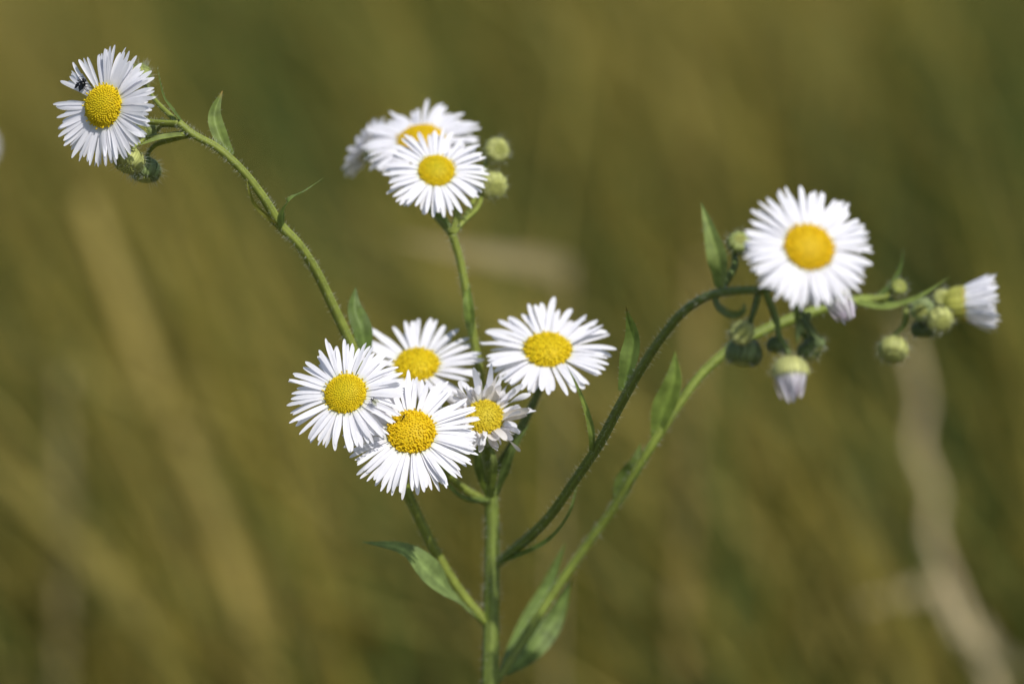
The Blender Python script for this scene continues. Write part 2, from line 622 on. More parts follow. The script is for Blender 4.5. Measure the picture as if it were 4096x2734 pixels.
def leaf(pts, width, nh=(0.1, 0.35, 0.93), fold=0.25, col=C_LEAF, col2=None, seed=1, peak=0.4, base=0.4, twist=(0, 0), rows=16, wave=0.06, parent=None, parent_at=None, midrib=1.35, hair=24, tip=None, power=1.0):
    """a lance-shaped leaf along pts (px, py, dz); NH: the way its upper face looks, in the viewer's frame"""
    random.seed(seed)
    col = (col[0] * 1.32 + .024, col[1] * 1.2 + .018, col[2] * 1.1 + .012)
    parent = parent or plant
    parent_at = parent_at if parent_at is not None else PLANT_AT
    W = [P(*p) for p in pts]
    smp = [Vector(s) for s in catmull([tuple(w) for w in W], rows)]
    dz = pts[len(pts) // 2][2]
    hw = S(width, dz) * 0.5
    nhw = D(*nh)
    mb = MB()
    vs, fs, cs = [], [], []
    ph = random.uniform(0, 6)
    offs = (-1, -0.7, -0.35, -0.06, 0.06, 0.35, 0.7, 1)
    for i, p in enumerate(smp):
        t = i / rows
        tan = (smp[min(i + 1, rows)] - smp[max(i - 1, 0)]).normalized()
        s = tan.cross(nhw)
        s = s.normalized() if s.length > 1e-4 else tan.orthogonal().normalized()
        nn = s.cross(tan).normalized()
        tw = twist[0] + (twist[1] - twist[0]) * t
        s, nn = s * math.cos(tw) + nn * math.sin(tw), nn * math.cos(tw) - s * math.sin(tw)
        if t < peak:
            w = base + (1 - base) * math.sin(t / peak * math.pi / 2)
        else:
            w = math.cos((t - peak) / (1 - peak) * math.pi / 2) ** power
        w = max(w, 0.02) * hw
        for o in offs:
            wob = wave * math.sin(t * 17 + ph + (2 if o > 0 else 0)) * abs(o)
            vs.append(p + s * (o * w) + nn * (abs(o) * w * fold + wob * w - (0.05 * w if abs(o) < 0.1 else 0)))
            c = mixc(col, col2 or col, t)
            c = tuple(x * (midrib if abs(o) < 0.1 else 1.0) for x in c)
            if tip and t > 0.9:
                c = mixc(c, tip, (t - 0.9) / 0.1)
            cs.append(c)
        if i:
            m = len(offs)
            for k in range(m - 1):
                a = (i - 1) * m + k
                fs.append((a, a + 1, a + m + 1, a + m))
    mb.add(vs, fs, cs, M_LEAF)
    for _ in range(hair):
        i = random.randrange(1, rows)
        m = len(offs)
        e = random.choice((0, m - 1))
        p = vs[i * m + e]
        add_hair(mb, p, (p - smp[i]) + (smp[i] - smp[i - 1]) * 0.3, 0.0005 * random.uniform(0.5, 1.2), r=0.000012)
    return mb.build("leaf", W[0], parent, parent_at)

def stem(name, pts, col=C_STEM, col2=None, hair=200, hair_len=0.0008, seed=1, parent=None, parent_at=None, label=None):
    random.seed(seed)
    mb = MB()
    pp = ppath(pts)
    add_tube(mb, pp, M_STEM, col, col2, hair=hair, hair_len=hair_len)
    o = mb.build(name, Vector(pp[0][:3]), parent or plant, parent_at if parent_at is not None else PLANT_AT)
    if label:
        o["label"] = label
    return o

# ------------------------------------------------------------------ ground
def ground_z(x, y):
    return 0.02 * math.sin(x * 1.3 + 0.4) * math.sin(y * 0.9) + 0.012 * math.sin(x * 4.1 + y * 2.7)

gm = bpy.data.meshes.new("ground")
xs = list(np.linspace(-6, 6, 81))
ys = list(np.linspace(-3, 12, 101))
xs = [-250, -100, -40, -15] + xs + [15, 40, 100, 250]
ys = [-250, -100, -40, -15] + ys + [20, 45, 110, 260]
gv = [(x, y, ground_z(x, y)) for y in ys for x in xs]
gf = [(j * len(xs) + i, j * len(xs) + i + 1, (j + 1) * len(xs) + i + 1, (j + 1) * len(xs) + i) for j in range(len(ys) - 1) for i in range(len(xs) - 1)]
gm.from_pydata(gv, [], gf)
gm.materials.append(M_SOIL)
go = bpy.data.objects.new("ground", gm)
COL.objects.link(go)
tag(go, "brown green meadow soil under the grass", None, kind="structure")

# ------------------------------------------------------------------ meadow
C_DRY = np.array((0.235, 0.192, 0.027))
C_STRAW = np.array((0.39, 0.32, 0.090))
C_GREEN = np.array((0.112, 0.142, 0.031))
C_DEEP = np.array((0.042, 0.066, 0.020))

def blades(name, x, y, hgt, width, colour, lean=0.35, segs=6, wind=(0.0, 0.0)):
    n = len(x)
    az = rng.uniform(0, 2 * np.pi, n)
    ln = rng.uniform(0.05, lean, n)
    dx, dy = np.cos(az) * ln + wind[0], np.sin(az) * ln + wind[1]
    face = rng.uniform(0, np.pi, n)
    sx, sy = np.cos(face), np.sin(face)
    z0 = np.array([ground_z(a, b) for a, b in zip(x, y)]) - 0.01
    V = np.zeros((n, segs + 1, 2, 3))
    for i in range(segs + 1):
        t = i / segs
        w = width * 0.5 * (1 - t) ** 0.6 if i < segs else width * 0.02
        cx, cy = x + dx * hgt * t ** 1.9, y + dy * hgt * t ** 1.9
        cz = z0 + hgt * (t - 0.22 * (dx ** 2 + dy ** 2) * 2 * t ** 3)
        for k, s in enumerate((-1, 1)):
            V[:, i, k, 0] = cx + s * sx * w
            V[:, i, k, 1] = cy + s * sy * w
            V[:, i, k, 2] = cz
    base = (np.arange(n) * (segs + 1) * 2)[:, None]
    q = np.array([[2 * i, 2 * i + 1, 2 * i + 3, 2 * i + 2] for i in range(segs)])
    F = (base[:, :, None] + q[None]).reshape(-1, 4)
    me = bpy.data.meshes.new(name)
    me.vertices.add(n * (segs + 1) * 2)
    me.vertices.foreach_set("co", V.ravel())
    me.loops.add(F.size)
    me.loops.foreach_set("vertex_index", F.ravel().astype(np.int32))
    me.polygons.add(len(F))
    me.polygons.foreach_set("loop_start", np.arange(0, F.size, 4, dtype=np.int32))
    me.polygons.foreach_set("loop_total", np.full(len(F), 4, dtype=np.int32))
    me.update(calc_edges=True)
    me.validate()
    c = np.repeat(np.concatenate([colour, np.ones((n, 1))], axis=1), (segs + 1) * 2, axis=0)
    ca = me.color_attributes.new("own_colour", 'FLOAT_COLOR', 'POINT')
    ca.data.foreach_set("color", c.astype(np.float32).ravel())
    me.materials.append(M_GRASS)
    o = bpy.data.objects.new(name, me)
    COL.objects.link(o)
    return o

# patches of the meadow: (photo px, photo py, reach, dryness -1 green .. +1 dry), about two metres away
PATCH = [(150, 80, 330, .8), (750, 950, 330, .7), (1000, 2350, 420, .7), (250, 1900, 300, .6), (3050, 450, 420, .5), (3600, 250, 400, .35), (2000, 450, 350, .35), (2850, 1600, 350, .7),
         (3700, 1900, 260, 1.), (3850, 2500, 250, 1.), (1150, 1550, 350, .5), (2500, 2450, 380, .35), (1900, 1030, 200, .8), (1450, 800, 330, -.8), (100, 1150, 330, -.9),
         (2450, 750, 330, -.6), (3950, 900, 350, -.8), (3100, 2150, 400, -.8), (200, 2500, 350, -.6), (850, 1750, 260, -.7), (3500, 2600, 300, -.5), (1300, 250, 300, -.2), (3800, 1500, 200, -.5), (2300, 1900, 300, -.1), (2900, 250, 150, .2)]
def dryness(x, y, z):
    """how dry the sward is at a place: a set of patches on the ground plus slow drift"""
    d = FWD.y * y + FWD.z * (z - CAMZ)
    px = 2048 + x / d * DIST / PX
    py = 1367 - (UP.y * y + UP.z * (z - CAMZ)) / d * DIST / PX
    s = 0.08 * np.sin(x * 9 + y * 3) + 0.07 * np.sin(y * 7 - x * 5)
    for a, b, r, k in PATCH:
        s = s + 2.1 * k * np.exp(-((px - a) ** 2 + (py - b) ** 2) / (2 * r * r))
    return s

def sward(name, n, y0, y1, h, w, label, mode):
    y = y0 + (y1 - y0) * rng.random(n) ** 1.25
    x = (rng.random(n) * 2 - 1) * (0.55 + 0.33 * y)
    hg = rng.uniform(h[0], h[1], n)
    s = dryness(x, y, hg * 0.6) + rng.normal(0, 0.42, n)
    keep = (s > 0.17) if mode == 'dry' else (s <= 0.17)
    x, y, hg, s = x[keep], y[keep], hg[keep], s[keep]
    m = len(x)
    wd = rng.uniform(w[0], w[1], m)
    k = np.clip((np.abs(s)) * 0.7 + rng.normal(0, 0.25, m), 0, 1)[:, None]
    if mode == 'dry':
        c = C_DRY * (1 - k) + C_STRAW * k
    else:
        c = C_GREEN * (1 - k) + C_DEEP * k
    c = c * rng.uniform(0.75, 1.25, m)[:, None]
    o = blades(name, x, y, hg, wd, c, lean=0.6, wind=(-0.38, 0.0))
    tag(o, label, None, kind="stuff")
    return o

sward("dry_grass", 30000, 1.15, 7.5, (0.12, 0.44), (0.003, 0.0075), "dry straw brown meadow grass far out of focus", 'dry')
sward("green_grass", 30000, 1.15, 7.5, (0.12, 0.40), (0.003, 0.008), "olive green meadow grass far out of focus", 'green')

# ------------------------------------------------------------------ single pale stalks behind the plant
def dry_stalk(pts, width, label, col=(0.46, 0.36, 0.20), group=None, seed=1, blade=None, name="dry_grass_stalk"):
    """a dry stalk through points (px, py, dz), carried down to the ground"""
    random.seed(seed)
    W = [P(*p) for p in pts]
    low = W[-1]
    foot = Vector((low.x + random.uniform(-0.03, 0.03), low.y + 0.02, ground_z(low.x, low.y) - 0.01))
    path = [foot] + W[::-1] if low.z > 0.04 else W[::-1]
    root = empty(name, Vector((path[0].x, path[0].y, ground_z(path[0].x, path[0].y))))
    tag(root, label, "dry grass")
    if group: root["group"] = group
    mb = MB()
    k = len(path)
    add_tube(mb, [(*p, S(width, pts[0][2]) * 0.5 * (1.0 - 0.45 * i / (k - 1))) for i, p in enumerate(path)], M_GRASS, col, sides=8, ribs=True, n=10 * (k - 1))
    mb.build("stalk", root.location.copy(), root, root.location)
    if blade:
        for bl in blade:
            Wb = [P(*p) for p in bl[0]]
            b = MB()
            smp = [Vector(s) for s in catmull([tuple(w) for w in Wb], 14)]
            vs, fs, cs = [], [], []
            for i, p in enumerate(smp):
                t = i / 14
                tan = (smp[min(i + 1, 14)] - smp[max(i - 1, 0)]).normalized()
                s = tan.cross(-FWD).normalized()
                w = S(bl[1], bl[0][0][2]) * 0.5 * (max(0.03, 1 - t) ** 0.7)
                for o in (-1, 0, 1):
                    vs.append(p + s * (o * w) + UP * (abs(o) * w * 0.2))
                    cs.append(vary(col, 0.06))
                if i:
                    for q in range(2):
                        a = (i - 1) * 3 + q
                        fs.append((a, a + 1, a + 4, a + 3))
            b.add(vs, fs, cs, M_GRASS)
            b.build("blade", Wb[0], root, root.location)
    return root

dry_stalk([(3600, 1250, .74), (3690, 1600, .72), (3668, 1780, .70), (3735, 1960, .68), (3725, 2120, .65), (3800, 2330, .61), (3865, 2480, .58), (3990, 2800, .55)], 52, "broad straw coloured stalk bending down under the buds at the frame edge",
          (0.72, 0.60, 0.36), seed=3, blade=[([(3790, 2340, .70), (3650, 2370, .66), (3440, 2420, .62)], 80), ([(3850, 2500, .68), (4000, 2640, .62), (4200, 2700, .58)], 120), ([(3770, 2280, .70), (3760, 2350, .6), (3850, 2560, .52)], 90)])
dry_stalk([(250, 1500, .75), (255, 1900, .75), (250, 2300, .75), (240, 2800, .75)], 60, "pale upright stalk below the fly flower, softened by distance", (0.40, 0.33, 0.15), seed=4,
          blade=[([(250, 2350, .75), (262, 2100, .73), (275, 1850, .72)], 120)])
dry_stalk([(340, 800, .85), (600, 1500, .85), (840, 2050, .85), (1090, 2800, .85)], 130, "long tan stalk leaning across behind the bare stem bend", (0.50, 0.40, 0.12), seed=5)
dry_stalk([(2280, 1130, .62), (2250, 1300, .62), (2230, 1900, .62), (2220, 2800, .62)], 16, "thin stalk holding one bent pale blade behind the flower trio", (0.56, 0.45, 0.24), seed=6,
          blade=[([(2280, 1110, .62), (2150, 1060, .52), (1880, 1015, .44), (1600, 955, .38)], 105)])
dry_stalk([(2800, 1050, .8), (2790, 1500, .8), (2740, 2100, .8), (2700, 2800, .8)], 90, "straight tan stalk behind the two crossing branches", (0.44, 0.34, 0.12), seed=8)

# ------------------------------------------------------------------ the fleabane plant
base_top = P(1960, 2734, .032)
PLANT_AT = Vector((base_top.x - 0.004, base_top.y + 0.004, ground_z(base_top.x, base_top.y)))
plant = empty("fleabane_plant", PLANT_AT)
tag(plant, "branching hairy fleabane plant with white rayed yellow centred flowers", "plant")

# main stem down to the ground
random.seed(11)
mb = MB()
tp = ppath([(1960, 2734, .032, 66), (1966, 2420, .032, 62), (1968, 2240, .032, 58), (1966, 2000, .031, 52), (1960, 1880, .030, 48), (1950, 1760, .027, 36)])
low = [(PLANT_AT.x, PLANT_AT.y, PLANT_AT.z - 0.01, 0.0021), (PLANT_AT.x + 0.003, PLANT_AT.y - 0.003, PLANT_AT.z + 0.2, 0.0017)]
add_tube(mb, low + tp, M_STEM, (0.17, 0.22, 0.04), hair=700, hair_len=0.0010, n=80)
mb.build("stem", PLANT_AT, plant, PLANT_AT)

# branches
stem("branch", [(1945, 2490, .032, 40), (1850, 2380, .030, 42), (1760, 2240, .027, 42), (1690, 2100, .024, 40), (1620, 1950, .021, 40), (1520, 1700, .020, 40), (1440, 1470, .019, 40), (1400, 1370, .017, 40), (1330, 1220, .014, 39),
                (1250, 1060, .010, 38), (1180, 960, .007, 38), (1125, 905, .006, 42), (1060, 800, .004, 36), (960, 672, .002, 34), (860, 585, .001, 33), (770, 535, .0, 32), (715, 490, .0, 30)], C_STEM, hair=700, seed=21,
     label="long branch bending over to the fly flower")
stem("branch", [(1955, 1900, .030, 40), (1940, 1700, .028, 36), (1915, 1480, .026, 36), (1885, 1300, .024, 36), (1860, 1140, .023, 34), (1835, 1020, .022, 32), (1808, 935, .021, 34)], C_STEM, hair=220, seed=22)
stem("branch", [(1975, 1890, .030, 34), (2040, 1790, .028, 34), (2110, 1660, .028, 32), (2160, 1550, .028, 28), (2182, 1470, .0275, 26)], (0.11, 0.15, 0.035), hair=160, seed=23)
stem("branch", [(1990, 2250, .032, 35), (2060, 2195, .028, 39), (2180, 2085, .020, 40), (2300, 1920, .012, 41), (2400, 1770, .005, 42), (2480, 1620, -.002, 41), (2560, 1480, -.008, 40), (2650, 1345, -.014, 37), (2740, 1240, -.019, 35), (2830, 1185, -.023, 33),
                (2920, 1165, -.027, 32), (3040, 1158, -.031, 30)], C_STEMD, hair=600, seed=24, label="dark branch curving over to the largest flower")
stem("branch", [(1985, 2720, .033, 36), (2090, 2560, .036, 36), (2200, 2390, .037, 36), (2320, 2215, .036, 36), (2440, 2050, .033, 36), (2520, 1920, .030, 36), (2610, 1775, .028, 38), (2700, 1640, .028, 36), (2830, 1470, .029, 38), (2960, 1370, .030, 44),
                (3080, 1310, .031, 46), (3210, 1260, .032, 46), (3340, 1220, .034, 42), (3460, 1200, .036, 44), (3570, 1210, .038, 36)], (0.20, 0.25, 0.04), hair=600, seed=25, label="bright branch running out to the bud cluster")

# leaves
leaf([(735, 500, .0), (690, 440, .0), (660, 399, .0), (638, 320, -.001), (625, 236, -.002)], 26, nh=(.9, .2, .35), seed=31, col=C_LEAF, peak=.25, base=.7, power=1.4)
leaf([(925, 622, .002), (880, 545, .003), (858, 460, .004), (890, 362, .005)], 64, nh=(.25, .1, .95), seed=32, col=(0.10, 0.16, 0.028), peak=.45, base=.45, tip=(.35, .2, .05))
leaf([(745, 542, .0), (690, 548, -.001), (620, 562, -.002), (555, 582, -.004)], 40, nh=(.1, .9, .5), seed=33, col=(0.13, 0.19, 0.04), fold=.5, base=.6)
leaf([(1125, 915, .006), (1070, 868, .004), (1020, 818, .003), (995, 755, .002), (986, 704, .002)], 22, nh=(-.5, .1, .85), seed=34, col=(0.16, 0.18, 0.03), base=.8, peak=.2, tip=(.3, .2, .05))
leaf([(1130, 905, .005), (1132, 850, .002), (1155, 805, .0), (1215, 768, .004), (1295, 711, .010)], 42, nh=(-.4, .8, .45), seed=35, col=(0.11, 0.18, 0.04), base=.7, peak=.25, fold=.4)
leaf([(1462, 1400, .018), (1445, 1310, .018), (1418, 1230, .019), (1422, 1148, .020)], 82, nh=(.3, .05, .95), seed=36, col=(0.065, 0.12, 0.02), peak=.35, base=.6)
leaf([(1800, 905, .021), (1760, 860, .021), (1720, 835, .022), (1672, 800, .024)], 34, nh=(-.3, .7, .6), seed=37, col=C_LEAF)
leaf([(1885, 1345, .024), (1880, 1260, .021), (1872, 1190, .021), (1880, 1130, .026)], 46, nh=(-.3, .1, .9), seed=38, col=(0.12, 0.19, 0.035))
leaf([(2492, 1565, -.002), (2518, 1450, -.003), (2535, 1350, -.003), (2503, 1225, -.005)], 84, nh=(-.5, .15, .85), seed=39, col=(0.10, 0.165, 0.03), peak=.45, base=.45, fold=.35, tip=(.2, .12, .03))
leaf([(2366, 1808, .006), (2370, 1745, .005), (2350, 1650, .006), (2310, 1545, .009), (2262, 1452, .013)], 34, nh=(-.6, .2, .75), seed=40, col=(0.13, 0.19, 0.03), peak=.22, base=.6, power=1.3)
leaf([(2622, 1750, .028), (2652, 1640, .027), (2695, 1530, .026), (2702, 1404, .026)], 96, nh=(-.3, .2, .93), seed=41, col=(0.12, 0.19, 0.03), peak=.45, base=.4)
leaf([(2474, 2010, .032), (2500, 1930, .031), (2545, 1860, .029), (2562, 1772, .029)], 84, nh=(-.3, .3, .9), seed=42, col=(0.10, 0.16, 0.03), peak=.4, base=.5)
leaf([(2882, 1155, -.025), (2880, 1060, -.027), (2850, 950, -.027), (2804, 808, -.025)], 88, nh=(-.45, .45, .78), seed=43, col=(0.15, 0.22, 0.06), peak=.35, base=.5, fold=.3)
leaf([(2858, 1185, -.024), (2885, 1230, -.027), (2935, 1256, -.029), (2972, 1240, -.030), (2976, 1208, -.030)], 40, nh=(.1, -.4, .9), seed=44, col=(0.10, 0.15, 0.05), base=.6)
leaf([(1935, 2488, .031), (1850, 2420, .026), (1740, 2305, .020), (1620, 2200, .017), (1448, 2166, .014)], 118, nh=(-.3, .62, .72), seed=45, col=(0.14, 0.22, 0.07), peak=.4, base=.35, fold=.15)
leaf([(2010, 2690, .034), (2095, 2540, .043), (2180, 2375, .047), (2262, 2168, .046)], 98, nh=(-.4, .5, .77), seed=46, col=(0.125, 0.205, 0.05), peak=.4, base=.35, fold=.15)
leaf([(2018, 2692, .034), (2130, 2600, .042), (2215, 2480, .045), (2285, 2310, .045)], 88, nh=(.3, .45, .85), seed=47, col=(0.095, 0.16, 0.035), peak=.5, base=.3, fold=.2)
leaf([(1960, 1998, .030), (1895, 2008, .026), (1835, 1985, .022), (1760, 1905, .020)], 52, nh=(.1, .75, .6), seed=48, col=(0.10, 0.16, 0.035), fold=.5)
leaf([(2000, 2245, .031), (2100, 2215, .026), (2210, 2150, .022), (2280, 2050, .020), (2312, 1925, .020)], 44, nh=(-.4, .8, .5), seed=49, col=(0.10, 0.17, 0.04), base=.7, peak=.25, fold=.4)
leaf([(3500, 1195, .036), (3560, 1145, .036), (3598, 1085, .036), (3618, 985, .036)], 30, nh=(-.6, .4, .65), seed=50, col=C_LEAF, peak=.25, base=.7)
leaf([(3430, 1212, .034), (3540, 1235, .031), (3650, 1205, .030), (3805, 1103, .028)], 58, nh=(-.1, .9, .4), seed=51, col=(0.15, 0.22, 0.05), peak=.4, base=.6, fold=.4)
leaf([(1950, 1985, .027), (1925, 1900, .022), (1915, 1830, .020), (1935, 1740, .020)], 44, nh=(-.4, .2, .9), seed=52, col=(0.09, 0.14, 0.035))
leaf([(1985, 1985, .026), (2010, 1900, .020), (2045, 1800, .017), (2120, 1690, .016)], 46, nh=(.4, .2, .9), seed=53, col=(0.08, 0.13, 0.035))
leaf([(1968, 1990, .024), (1965, 1920, .019), (1975, 1850, .016), (1968, 1770, .016)], 40, nh=(.1, .3, .95), seed=54, col=(0.11, 0.16, 0.04))
leaf([(3240, 1250, -.026), (3215, 1290, -.030), (3195, 1330, -.032), (3190, 1375, -.032)], 40, nh=(.3, .2, .9), seed=55, col=(0.07, 0.11, 0.03))
leaf([(3180, 1180, -.028), (3215, 1270, -.030), (3260, 1340, -.031), (3292, 1388, -.032)], 34, nh=(.4, .3, .8), seed=56, col=(0.07, 0.11, 0.035))

# flower heads --------------------------------------------------------
f1_gap = ((103, 112), (121, 131), (148, 168))
F1 = flower(399, 420, -.001, (-.50, .10, .86), 84, 242, count=144, e=(8, -2), W=19.5, jit=.85, seed=101, gaps=f1_gap, rough=.12, green=.35, dome=.62,
            stalk=(22, [(560, 480, .004, 24), (640, 490, .002, 26), (715, 492, .0, 28)]), tubes=30)
F2 = flower(1378, 1565, .0, (-.16, .42, .89), 83, 246, count=108, e=(12, -14), W=19, seed=102, rough=.08, green=.6, dome=.5, gaps=((196, 203),),
            stalk=(24, [(1450, 1660, .014, 28), (1490, 1690, .019, 30)]))
F3 = flower(1645, 1716, .001, (.02, .50, .86), 93, 280, count=132, e=(10, -14), W=20, seed=103, rough=.6, green=0.0, dome=.50, disc_col=C_GOLD, tubes=34, gaps=((76, 84),),
            stalk=(26, [(1720, 1830, .020, 30), (1850, 1950, .028, 32), (1955, 2010, .031, 34)]))
F4 = flower(1667, 1445, .022, (-.02, .72, .69), 86, 266, count=62, e=(20, -4), W=27, seed=104, rough=.7, green=0.0, dome=.5, disc_col=C_YEL, layers=2,
            gaps=((116, 122), (38, 46)), stalk=(24, [(1720, 1580, .030, 28), (1860, 1760, .031, 30), (1950, 1880, .031, 32)]))
F5 = flower(2191, 1384, .019, (.02, .73, .68), 92, 280, count=74, e=(16, -10), W=27, seed=105, rough=.7, green=0.0, dome=.5, disc_col=C_YEL,
            stalk=(24, [(2182, 1470, .0275, 26)], (0.13, 0.18, 0.035)), gaps=((283, 288),), lens=lambda d: 1.0 if d < 180 else 0.9)
F6 = flower(1942, 1660, .009, (.12, .42, .90), 74, 212, count=74, e=(24, 44), W=30, seed=106, rough=.6, green=.3, dome=.6, disc_col=(0.74, 0.58, 0.03), withered=True, twist=1.1, jit=1.6,
            stalk=(26, [(1960, 1780, .027, 34)]), label="faded flower head with shrivelled curling petals")
F7 = flower(3240, 980, -.036, (.16, .42, .89), 97, 270, count=160, e=(10, -8), W=19, jit=.85, seed=107, rough=.3, green=0.0, dome=.40, disc_col=(0.84, 0.58, 0.010), tubes=34,
            stalk=(28, [(3120, 1140, -.028, 34), (3040, 1158, -.030, 34)], C_STEMD), label="largest flower head with dense petals")
F8 = flower(1746, 674, .020, (.06, .52, .85), 71, 214, count=92, e=(14, -14), W=19, seed=108, rough=.15, green=.9, dome=.45, gaps=((62, 68), (160, 166)),
            stalk=(24, [(1830, 850, .021, 28), (1810, 935, .021, 30)]))
F9 = flower(1681, 545, .036, (-.10, .76, .64), 90, 244, count=100, e=(12, -14), W=22, seed=109, rough=.3, green=0.0, dome=.5, disc_col=C_GOLD,
            stalk=(24, [(1700, 700, .034, 26), (1760, 850, .024, 28), (1805, 935, .021, 30)]))
F10 = flower(1462, 590, .046, (-.80, .56, -.22), 56, 145, count=64, e=(24, 8), W=26, seed=110, rough=.3, green=0.0, disc_col=C_GOLD,
             stalk=(22, [(1620, 730, .042, 24), (1740, 860, .026, 26), (1805, 935, .021, 28)]), label="flower head seen from behind, edge on")
F11 = flower(3862, 1213, .036, (.97, .06, .12), 66, 120, count=64, e=(72, 77), W=20, seed=111, rough=.0, green=.4, disc=True, dome=.3, cup=1.0, cup_depth=1.2, cupcol=(0.50, 0.50, 0.10), foot=.95,
             lens=lambda d: 2.55, twist=.3, jit=.9, stalk=(18, [(3740, 1240, .038, 20), (3680, 1225, .038, 24), (3620, 1210, .038, 30)]), label="half open flower head seen from the side")

# half open heads hanging below the largest flower
def closed_head(px, py, dz, axis, rd, L, seed, stalk, label, count=44, spread=0.0, cupcol=(0.55, 0.56, 0.20)):
    random.seed(seed)
    n = D(*axis)
    u, v, n = frame_of(n)
    c0 = P(px, py, dz)
    r = S(rd, dz)
    head = empty("opening_bud", c0, plant, PLANT_AT)
    head["label"] = label
    mb = MB()
    for i in range(count):
        an = 2 * math.pi * (i + random.uniform(-.4, .4)) / count
        rdir = u * math.cos(an) + v * math.sin(an)
        ln = S(L, dz) * random.uniform(.75, 1.15)
        petal(mb, c0 + rdir * r * random.uniform(.93, 1.03), rdir, n, ln, S(17, dz), rad(98 + random.gauss(0, 6) - spread), rad(142 + random.gauss(0, 12) - spread), side_bend=random.gauss(0, .15), twist=random.gauss(0, .5),
              col=vary((0.78, 0.74, 0.80), .06), cbase=(0.70, 0.72, 0.36), tipcol=(0.66, 0.57, 0.68) if random.random() < .5 else None)
    mb.build("petal_ring", c0, head, c0)
    cm = cup_mesh(c0, n, r, r * .95, col=cupcol, hairs=110, hlen=.0011)
    cm.build("involucre", c0, head, c0)
    st = MB()
    b = c0 - n * (r * 1.1)
    add_tube(st, [(*b, S(stalk[0] * .6, dz)), (*(b - n * S(18, dz)), S(stalk[0] * .5, dz))] + ppath(stalk[1]), M_STEM, C_STEMD, hair=50, sides=8)
    st.build("peduncle", b, head, c0)

closed_head(3160, 1490, -.032, (.08, -.97, .20), 70, 122, 201, (24, [(3130, 1370, -.031, 24), (3100, 1250, -.030, 24), (3060, 1165, -.030, 26)]), "half open bud hanging with pinkish closed petals")
closed_head(3345, 1185, -.024, (.45, -.86, .10), 55, 105, 202, (20, [(3290, 1080, -.028, 20), (3200, 1100, -.028, 24)]), "drooping bud with withered lilac petals", count=26, spread=14, cupcol=(0.30, 0.28, 0.09))

# round buds
PALE = (0.48, 0.50, 0.16)
bud(517, 645, .003, (-.25, -.85, .45), 60, seed=301, col=(0.42, 0.45, 0.14), hlen=.0016, hairs=110, stalk=(18, [(575, 560, .005, 20), (660, 545, .002, 24), (740, 535, .0, 26)]))
bud(581, 683, .009, (-.1, -.9, .3), 60, seed=302, col=(0.22, 0.29, 0.10), hlen=.0015, hairs=110, stalk=(18, [(610, 590, .008, 20), (680, 560, .004, 24), (760, 540, .001, 26)]))
bud(585, 520, .008, (-.5, .0, .8), 44, seed=303, col=(0.26, 0.32, 0.10), hlen=.0012, stalk=(18, [(650, 500, .004, 20), (715, 500, .001, 22)]))
bud(558, 300, .010, (-.3, .5, .8), 46, seed=304, col=(0.30, 0.35, 0.10), hlen=.0013, hairs=130, stalk=(18, [(620, 400, .006, 20), (700, 480, .001, 24)]))
bud(1986, 602, .032, (.45, .2, .85), 50, seed=305, col=PALE, stalk=(18, [(1930, 720, .030, 20), (1870, 850, .025, 22), (1815, 930, .021, 26)]))
bud(1974, 742, .027, (.4, -.3, .85), 55, seed=306, col=PALE, stalk=(18, [(1910, 830, .025, 20), (1850, 890, .022, 22), (1812, 935, .021, 26)]))
bud(2955, 972, -.024, (.2, .5, .8), 46, seed=307, col=(0.34, 0.40, 0.12), stalk=(26, [(2940, 1060, -.024, 26), (2890, 1150, -.025, 30)], (0.12, 0.17, 0.04)))
bud(2968, 1330, -.030, (.1, .1, .95), 48, seed=308, col=PALE, stalk=(18, [(3010, 1260, -.029, 20), (3035, 1175, -.030, 24)], (0.12, 0.17, 0.05)))
bud(2974, 1412, -.026, (-.15, -.9, .2), 70, seed=309, col=(0.22, 0.28, 0.10), hairs=120, stalk=(18, [(3000, 1290, -.026, 20), (3030, 1175, -.029, 24)], (0.12, 0.17, 0.05)))
bud(3108, 1382, -.024, (-.1, -.9, .2), 40, seed=310, col=(0.19, 0.25, 0.08), stalk=(16, [(3100, 1280, -.026, 18), (3060, 1170, -.029, 20)], C_STEMD))
bud(3236, 1405, -.027, (.15, -.9, .3), 44, seed=311, col=(0.21, 0.27, 0.08), stalk=(22, [(3195, 1300, -.029, 24), (3180, 1190, -.030, 28)], C_STEMD))
bud(3262, 1378, -.028, (.4, -.8, .3), 38, seed=312, col=(0.18, 0.24, 0.08), stalk=(16, [(3220, 1280, -.029, 18), (3180, 1190, -.030, 20)], C_STEMD))
bud(3594, 1148, .036, (.3, .4, .8), 32, seed=313, col=(0.36, 0.40, 0.08), stalk=(22, [(3540, 1185, .036, 24), (3480, 1200, .036, 28)]))
bud(3766, 1192, .036, (.2, .2, .9), 36, seed=314, col=PALE, stalk=(18, [(3720, 1215, .038, 20), (3640, 1212, .038, 26)]))
bud(3688, 1238, .034, (-.2, -.2, .9), 48, seed=315, col=(0.30, 0.37, 0.14), stalk=(18, [(3640, 1215, .037, 24)]))
bud(3760, 1278, .033, (.3, -.5, .8), 52, seed=316, col=PALE, hairs=120, stalk=(18, [(3700, 1240, .036, 20), (3630, 1212, .038, 26)]))
bud(3692, 1318, .038, (.0, -.95, .1), 46, seed=317, col=(0.15, 0.20, 0.07), hairs=120, stalk=(18, [(3660, 1240, .038, 22), (3620, 1212, .038, 26)], C_STEMD))
bud(3573, 1398, .034, (-.1, -.75, .6), 58, seed=318, col=PALE, hairs=130, stalk=(18, [(3612, 1310, .036, 20), (3628, 1225, .038, 24)]))

